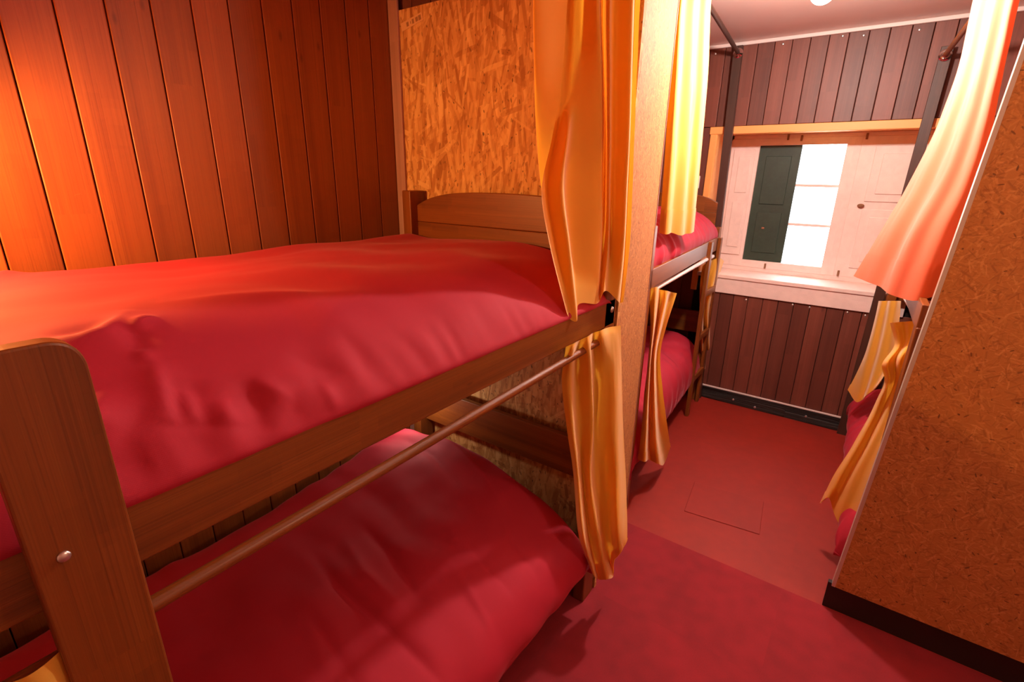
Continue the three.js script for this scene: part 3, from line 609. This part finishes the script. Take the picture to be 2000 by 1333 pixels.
// near upper duvet: world x is local x here, local z counts from the head
{
  const z0 = -1.56, L = 1.89;
  // s runs 0 (wall) to 1 (front hem); fold lines are placed on the sloping front of the duvet
  const profile = [[-1.715, 1.31], [-1.72, 1.40], [-1.68, 1.447], [-1.5, 1.455], [-1.25, 1.466], [-1.05, 1.468], [-0.92, 1.452], [-0.82, 1.415], [-0.750, 1.368], [-0.712, 1.325], [-0.700, 1.30], [-0.706, 1.286]];
  const along = new THREE.CatmullRomCurve3(profile.map(([x, y]) => V(x, y, 0)), false, 'centripetal').getSpacedPoints(400);
  const onDuvet = (px, py) => {
    const r = ray(px, py); let best = 9, s = 0, z = 0;
    for (let i = 60; i < 400; i++) { const t = (along[i].x - EYE.x) / r.x, d = Math.abs(EYE.y + r.y * t - along[i].y); if (t > 0 && d < best) { best = d; s = i / 400; z = EYE.z + r.z * t - z0; } }
    return [s, z];
  };
  const lines = [
    [[[261, 661], [274, 644], [308, 627]], 0.012, 0.012], [[[252, 618], [261, 661], [274, 704], [295, 738]], 0.014, -0.010], [[[276, 690], [286, 725]], 0.010, 0.009],
    [[[299, 712], [316, 755], [325, 798], [338, 840]], 0.016, 0.020], [[[316, 725], [338, 772], [348, 806], [345, 830]], 0.014, -0.018], [[[363, 765], [372, 806], [380, 835]], 0.014, 0.014],
    [[[376, 745], [388, 793], [408, 845]], 0.018, -0.016], [[[432, 780], [445, 815], [453, 840]], 0.016, 0.012], [[[465, 745], [503, 793], [517, 850]], 0.022, -0.016], [[[488, 742], [535, 768], [575, 785]], 0.018, 0.012],
    [[[625, 750], [640, 775], [652, 805]], 0.016, 0.009], [[[111, 802], [145, 820], [170, 832]], 0.014, -0.014], [[[120, 815], [160, 836], [200, 850]], 0.014, 0.012], [[[165, 780], [201, 832], [245, 858]], 0.028, 0.016],
    [[[60, 690], [162, 678], [205, 665], [239, 635], [257, 612]], 0.018, 0.014], [[[90, 668], [170, 652], [225, 632]], 0.014, -0.010], [[[150, 905], [230, 915], [300, 905]], 0.022, -0.010],
    [[[300, 600], [430, 585], [560, 575], [680, 566]], 0.022, 0.007], [[[650, 640], [700, 690], [720, 735]], 0.02, -0.007], [[[560, 690], [620, 720], [690, 738]], 0.02, -0.007],
  ].map(([pts, w, a]) => [pts.map(([x, y]) => onDuvet(x, y)), w, a]);
  lines.push([[[0.04, 1.34], [0.12, 1.30], [0.2, 1.36]], 0.02, 0.018], [[[0.1, 1.42], [0.2, 1.38]], 0.016, -0.012]);
  const g = duvetGeometry(profile, L, {
    base: 1.286, round: 0.05, nz: 320, nx: 200,
    topY: (z, s) => 0.014 * noise.noise(s * 3.1, z * 2.2, 0.4) + 0.010 * noise.noise(s * 6, z * 4.5, 3.4),
    disp: (p, s, z) => {
      let d = 0.0015 * noise.noise(s * 14, z * 9, 2.2);
      const front = smooth(0.55, 0.85, s);
      d += front * (0.007 * noise.noise(z * 8 + 1.2 * noise.noise(s * 3, z * 2, 1), s * 1.6, 5.1) * smooth(0.45, 1.0, z));
      d += 0.006 * smooth(0.86, 0.94, s) * (1 - smooth(0.96, 1, s)) * noise.noise(z * 22 + 0.6 * noise.noise(z * 6, s * 5, 2), s * 4, 7.7);
      for (const [pts, w, a] of lines) d += crease([s, z], pts, w * 1.25, a < 0 ? a * 0.75 : a);
      return d;
    },
  });
  const t = thing('duvet', 'crimson duvet spread over the near upper bunk mattress', 'duvet', [0, 0, z0]);
  mesh('cover', g, M.duvet, t);
  tag(mesh('mattress', at(box(0.90, 0.07, 1.80, { r: 0.03 }), -1.2, 1.250, -0.60), M.mattress), 'thin mattress under the crimson duvet of the near upper bunk', 'mattress');
}
// near lower duvet
{
  const z0 = -1.50, L = 1.84;
  const lines = [
    [[[0.25, 0.10], [0.40, 0.14], [0.55, 0.20], [0.66, 0.26]], 0.022, 0.020], [[[0.22, 0.18], [0.36, 0.22], [0.52, 0.30]], 0.018, -0.012], [[[0.3, 0.04], [0.5, 0.08], [0.68, 0.14]], 0.016, 0.012],
    [[[0.40, 0.62], [0.55, 0.66], [0.7, 0.72]], 0.02, -0.014], [[[0.38, 0.80], [0.52, 0.84], [0.7, 0.83], [0.85, 0.80]], 0.02, -0.018], [[[0.40, 0.70], [0.54, 0.76], [0.68, 0.77]], 0.022, 0.014],
    [[[0.55, 0.95], [0.7, 0.98], [0.9, 0.97]], 0.02, -0.014], [[[0.62, 0.45], [0.72, 0.47], [0.82, 0.46]], 0.014, -0.008], [[[0.66, 0.56], [0.76, 0.58], [0.85, 0.60]], 0.014, 0.008], [[[0.66, 0.30], [0.75, 0.33], [0.84, 0.34]], 0.014, -0.007],
  ];
  const g = duvetGeometry([[-1.66, 0.34], [-1.66, 0.47], [-1.58, 0.515], [-1.35, 0.53], [-1.1, 0.525], [-0.92, 0.51], [-0.79, 0.46], [-0.705, 0.40], [-0.665, 0.32], [-0.668, 0.24], [-0.690, 0.195]], L, {
    base: 0.19, round: 0.13,
    topY: (z, s) => 0.085 * (1 - smooth(0.05, 0.75, z)) * smooth(0.9, 0.3, s) + 0.022 * noise.noise(s * 3.4, z * 2.6, 8.4) + 0.012 * noise.noise(s * 7, z * 6, 1.4),
    disp: (p, s, z) => {
      let d = 0.004 * noise.noise(s * 13, z * 10, 6.2) + 0.010 * noise.noise(z * 9 + noise.noise(s * 3, z * 3, 1), s * 2.4, 9.1);
      for (const [pts, w, a] of lines) d += crease([s, z], pts, w, a);
      return d;
    },
  });
  const t = thing('duvet', 'shadowed crimson duvet spilling over the edge of the near lower bunk', 'duvet', [0, 0, z0]);
  mesh('cover', g, M.duvet, t);
}
// far bunks: local frame of the bed, front at x = 0
function farDuvet(label, f, side, W, prof, L, base, zoff, freq, bulge = 0) {
  prof = prof.map(([x, y], i) => [x + bulge * smooth(prof.length * 0.35, prof.length * 0.75, i), y]);
  const g = duvetGeometry(prof, L, {
    base, nz: 130, nx: 90, round: 0.14,
    topY: (z, s) => 0.016 * noise.noise(s * 3.4, z * 3, freq) + 0.01 * noise.noise(s * 7, z * 6, freq + 2),
    disp: (p, s, z) => 0.004 * noise.noise(s * 12, z * 12, freq) + 0.012 * smooth(0.3, 0.7, s) * noise.noise(z * 13 + noise.noise(s * 3, z * 3, 1), s * 2.4, freq + 5),
  });
  if (side < 0) { g.scale(-1, 1, 1); const ix = g.index.array; for (let i = 0; i < ix.length; i += 3) { const k = ix[i]; ix[i] = ix[i + 1]; ix[i + 1] = k; } g.computeVertexNormals(); }
  g.translate(0, 0, zoff);
  const t = thing('duvet', label, 'duvet', [f.x, 0, f.z], f.turn);
  mesh('cover', g, M.duvet, t); return t;
}
const upProf = (W) => [[-W + 0.03, 1.32], [-W + 0.03, 1.46], [-W * 0.6, 1.50], [-W * 0.35, 1.50], [-0.16, 1.485], [-0.06, 1.43], [-0.01, 1.36], [-0.008, 1.31], [-0.02, 1.29]];
const lowProf = (W, y, y0) => [[-W + 0.03, y - 0.12], [-W + 0.03, y - 0.04], [-W * 0.6, y], [-W * 0.35, y - 0.01], [-0.16, y - 0.03], [-0.05, y - 0.10], [0.0, y - 0.2], [0.0, y0 + 0.04], [-0.02, y0]];
farDuvet('puffy rose red duvet on the upper bunk left of the window', FL, 1, 0.83, upProf(0.83), 1.66, 1.285, 0.09, 2.2);
farDuvet('deep red duvet on the lower bunk left of the window', FL, 1, 0.83, lowProf(0.83, 0.60, 0.20), 1.66, 0.19, 0.09, 4.7);
farDuvet('crimson duvet on the upper bunk behind the right partition', FR, -1, 0.93, upProf(0.93), 1.50, 1.285, 0.09, 6.3, -0.10);
farDuvet('crimson duvet slumping out of the lower bunk behind the right partition', FR, -1, 0.93, lowProf(0.93, 0.50, 0.18), 1.64, 0.17, 0.06, 8.8, 0.05);

// small wall switch on the back wall
{
  const t = thing('wall_socket', 'small white socket on the dark boards beside the left window post', 'socket', [0, 0, 0]);
  const p = onZ(1361, 356, ZF); mesh('plate', at(box(0.045, 0.09, 0.016, { r: 0.005 }), p.x, p.y, ZF + 0.008), M.white, t); mesh('button', at(box(0.02, 0.035, 0.008, { r: 0.002 }), p.x, p.y, ZF + 0.018), M.white, t);
}

// ------------------------------------------------------------------ lamps
function lampLight(L, radius) { const p = new THREE.PointLight(L.color, L.cd, 0, 2); p.castShadow = true; p.shadow.radius = radius / 0.02; p.position.set(...L.at); scene.add(p); p.name = 'lamp_glow'; return p; }
{
  const t = thing('ceiling_lamp', 'bright bare ceiling bulb in the window bay', 'lamp', LAMP_AISLE.at);
  mesh('bulb', new THREE.SphereGeometry(0.045, 24, 16), std({ color: 0xffffff, emissive: 0xfff0dc, emissiveIntensity: 14 }), t);
  mesh('holder', at(new THREE.CylinderGeometry(0.022, 0.028, 0.06, 20), 0, 0.065, 0), M.white, t);
  mesh('cord', at(new THREE.CylinderGeometry(0.004, 0.004, 0.09, 8), 0, 0.14, 0), M.white, t);
  lampLight(LAMP_AISLE, 0.045);
}
{
  const t = thing('reading_lamp', 'shaded warm reading lamp on the boards above the near upper bunk', 'lamp', LAMP_BUNK.at);
  mesh('bulb', new THREE.SphereGeometry(0.022, 20, 14), std({ color: 0xffffff, emissive: 0xffb060, emissiveIntensity: 8 }), t);
  const shade = mesh('lamp_shade', new THREE.LatheGeometry([[0.02, 0.085], [0.035, 0.08], [0.078, 0.030], [0.076, 0.029], [0.033, 0.076], [0.02, 0.081]].map(([x, y]) => new THREE.Vector2(x, y)), 28), M.blackBase, t); void shade;
  mesh('bracket', at(box(0.16, 0.014, 0.014, { r: 0.003 }), -0.095, 0.088, 0), M.metal, t);
  lampLight(LAMP_BUNK, 0.022);
}
{
  const t = thing('ceiling_lamp', 'warm globe lamp on the ceiling over the burgundy carpet', 'lamp', LAMP_ROOM.at);
  mesh('globe', new THREE.SphereGeometry(0.07, 24, 16), std({ color: 0xffffff, emissive: 0xffe0c0, emissiveIntensity: 3 }), t);
  mesh('holder', at(new THREE.CylinderGeometry(0.04, 0.05, 0.12, 20), 0, 0.12, 0), M.white, t);
  lampLight(LAMP_ROOM, 0.07);
}
{
  const t = thing('reading_lamp', 'tiny white reading light at the head of the near lower bunk', 'lamp', LAMP_LOW.at);
  mesh('bulb', new THREE.SphereGeometry(0.014, 16, 12), std({ color: 0xffffff, emissive: 0xfff4e8, emissiveIntensity: 5 }), t);
  mesh('bracket', at(box(0.2, 0.012, 0.012, { r: 0.003 }), -0.11, 0.012, 0), M.metal, t);
  lampLight(LAMP_LOW, 0.014);
}

renderer.render(scene, camera);
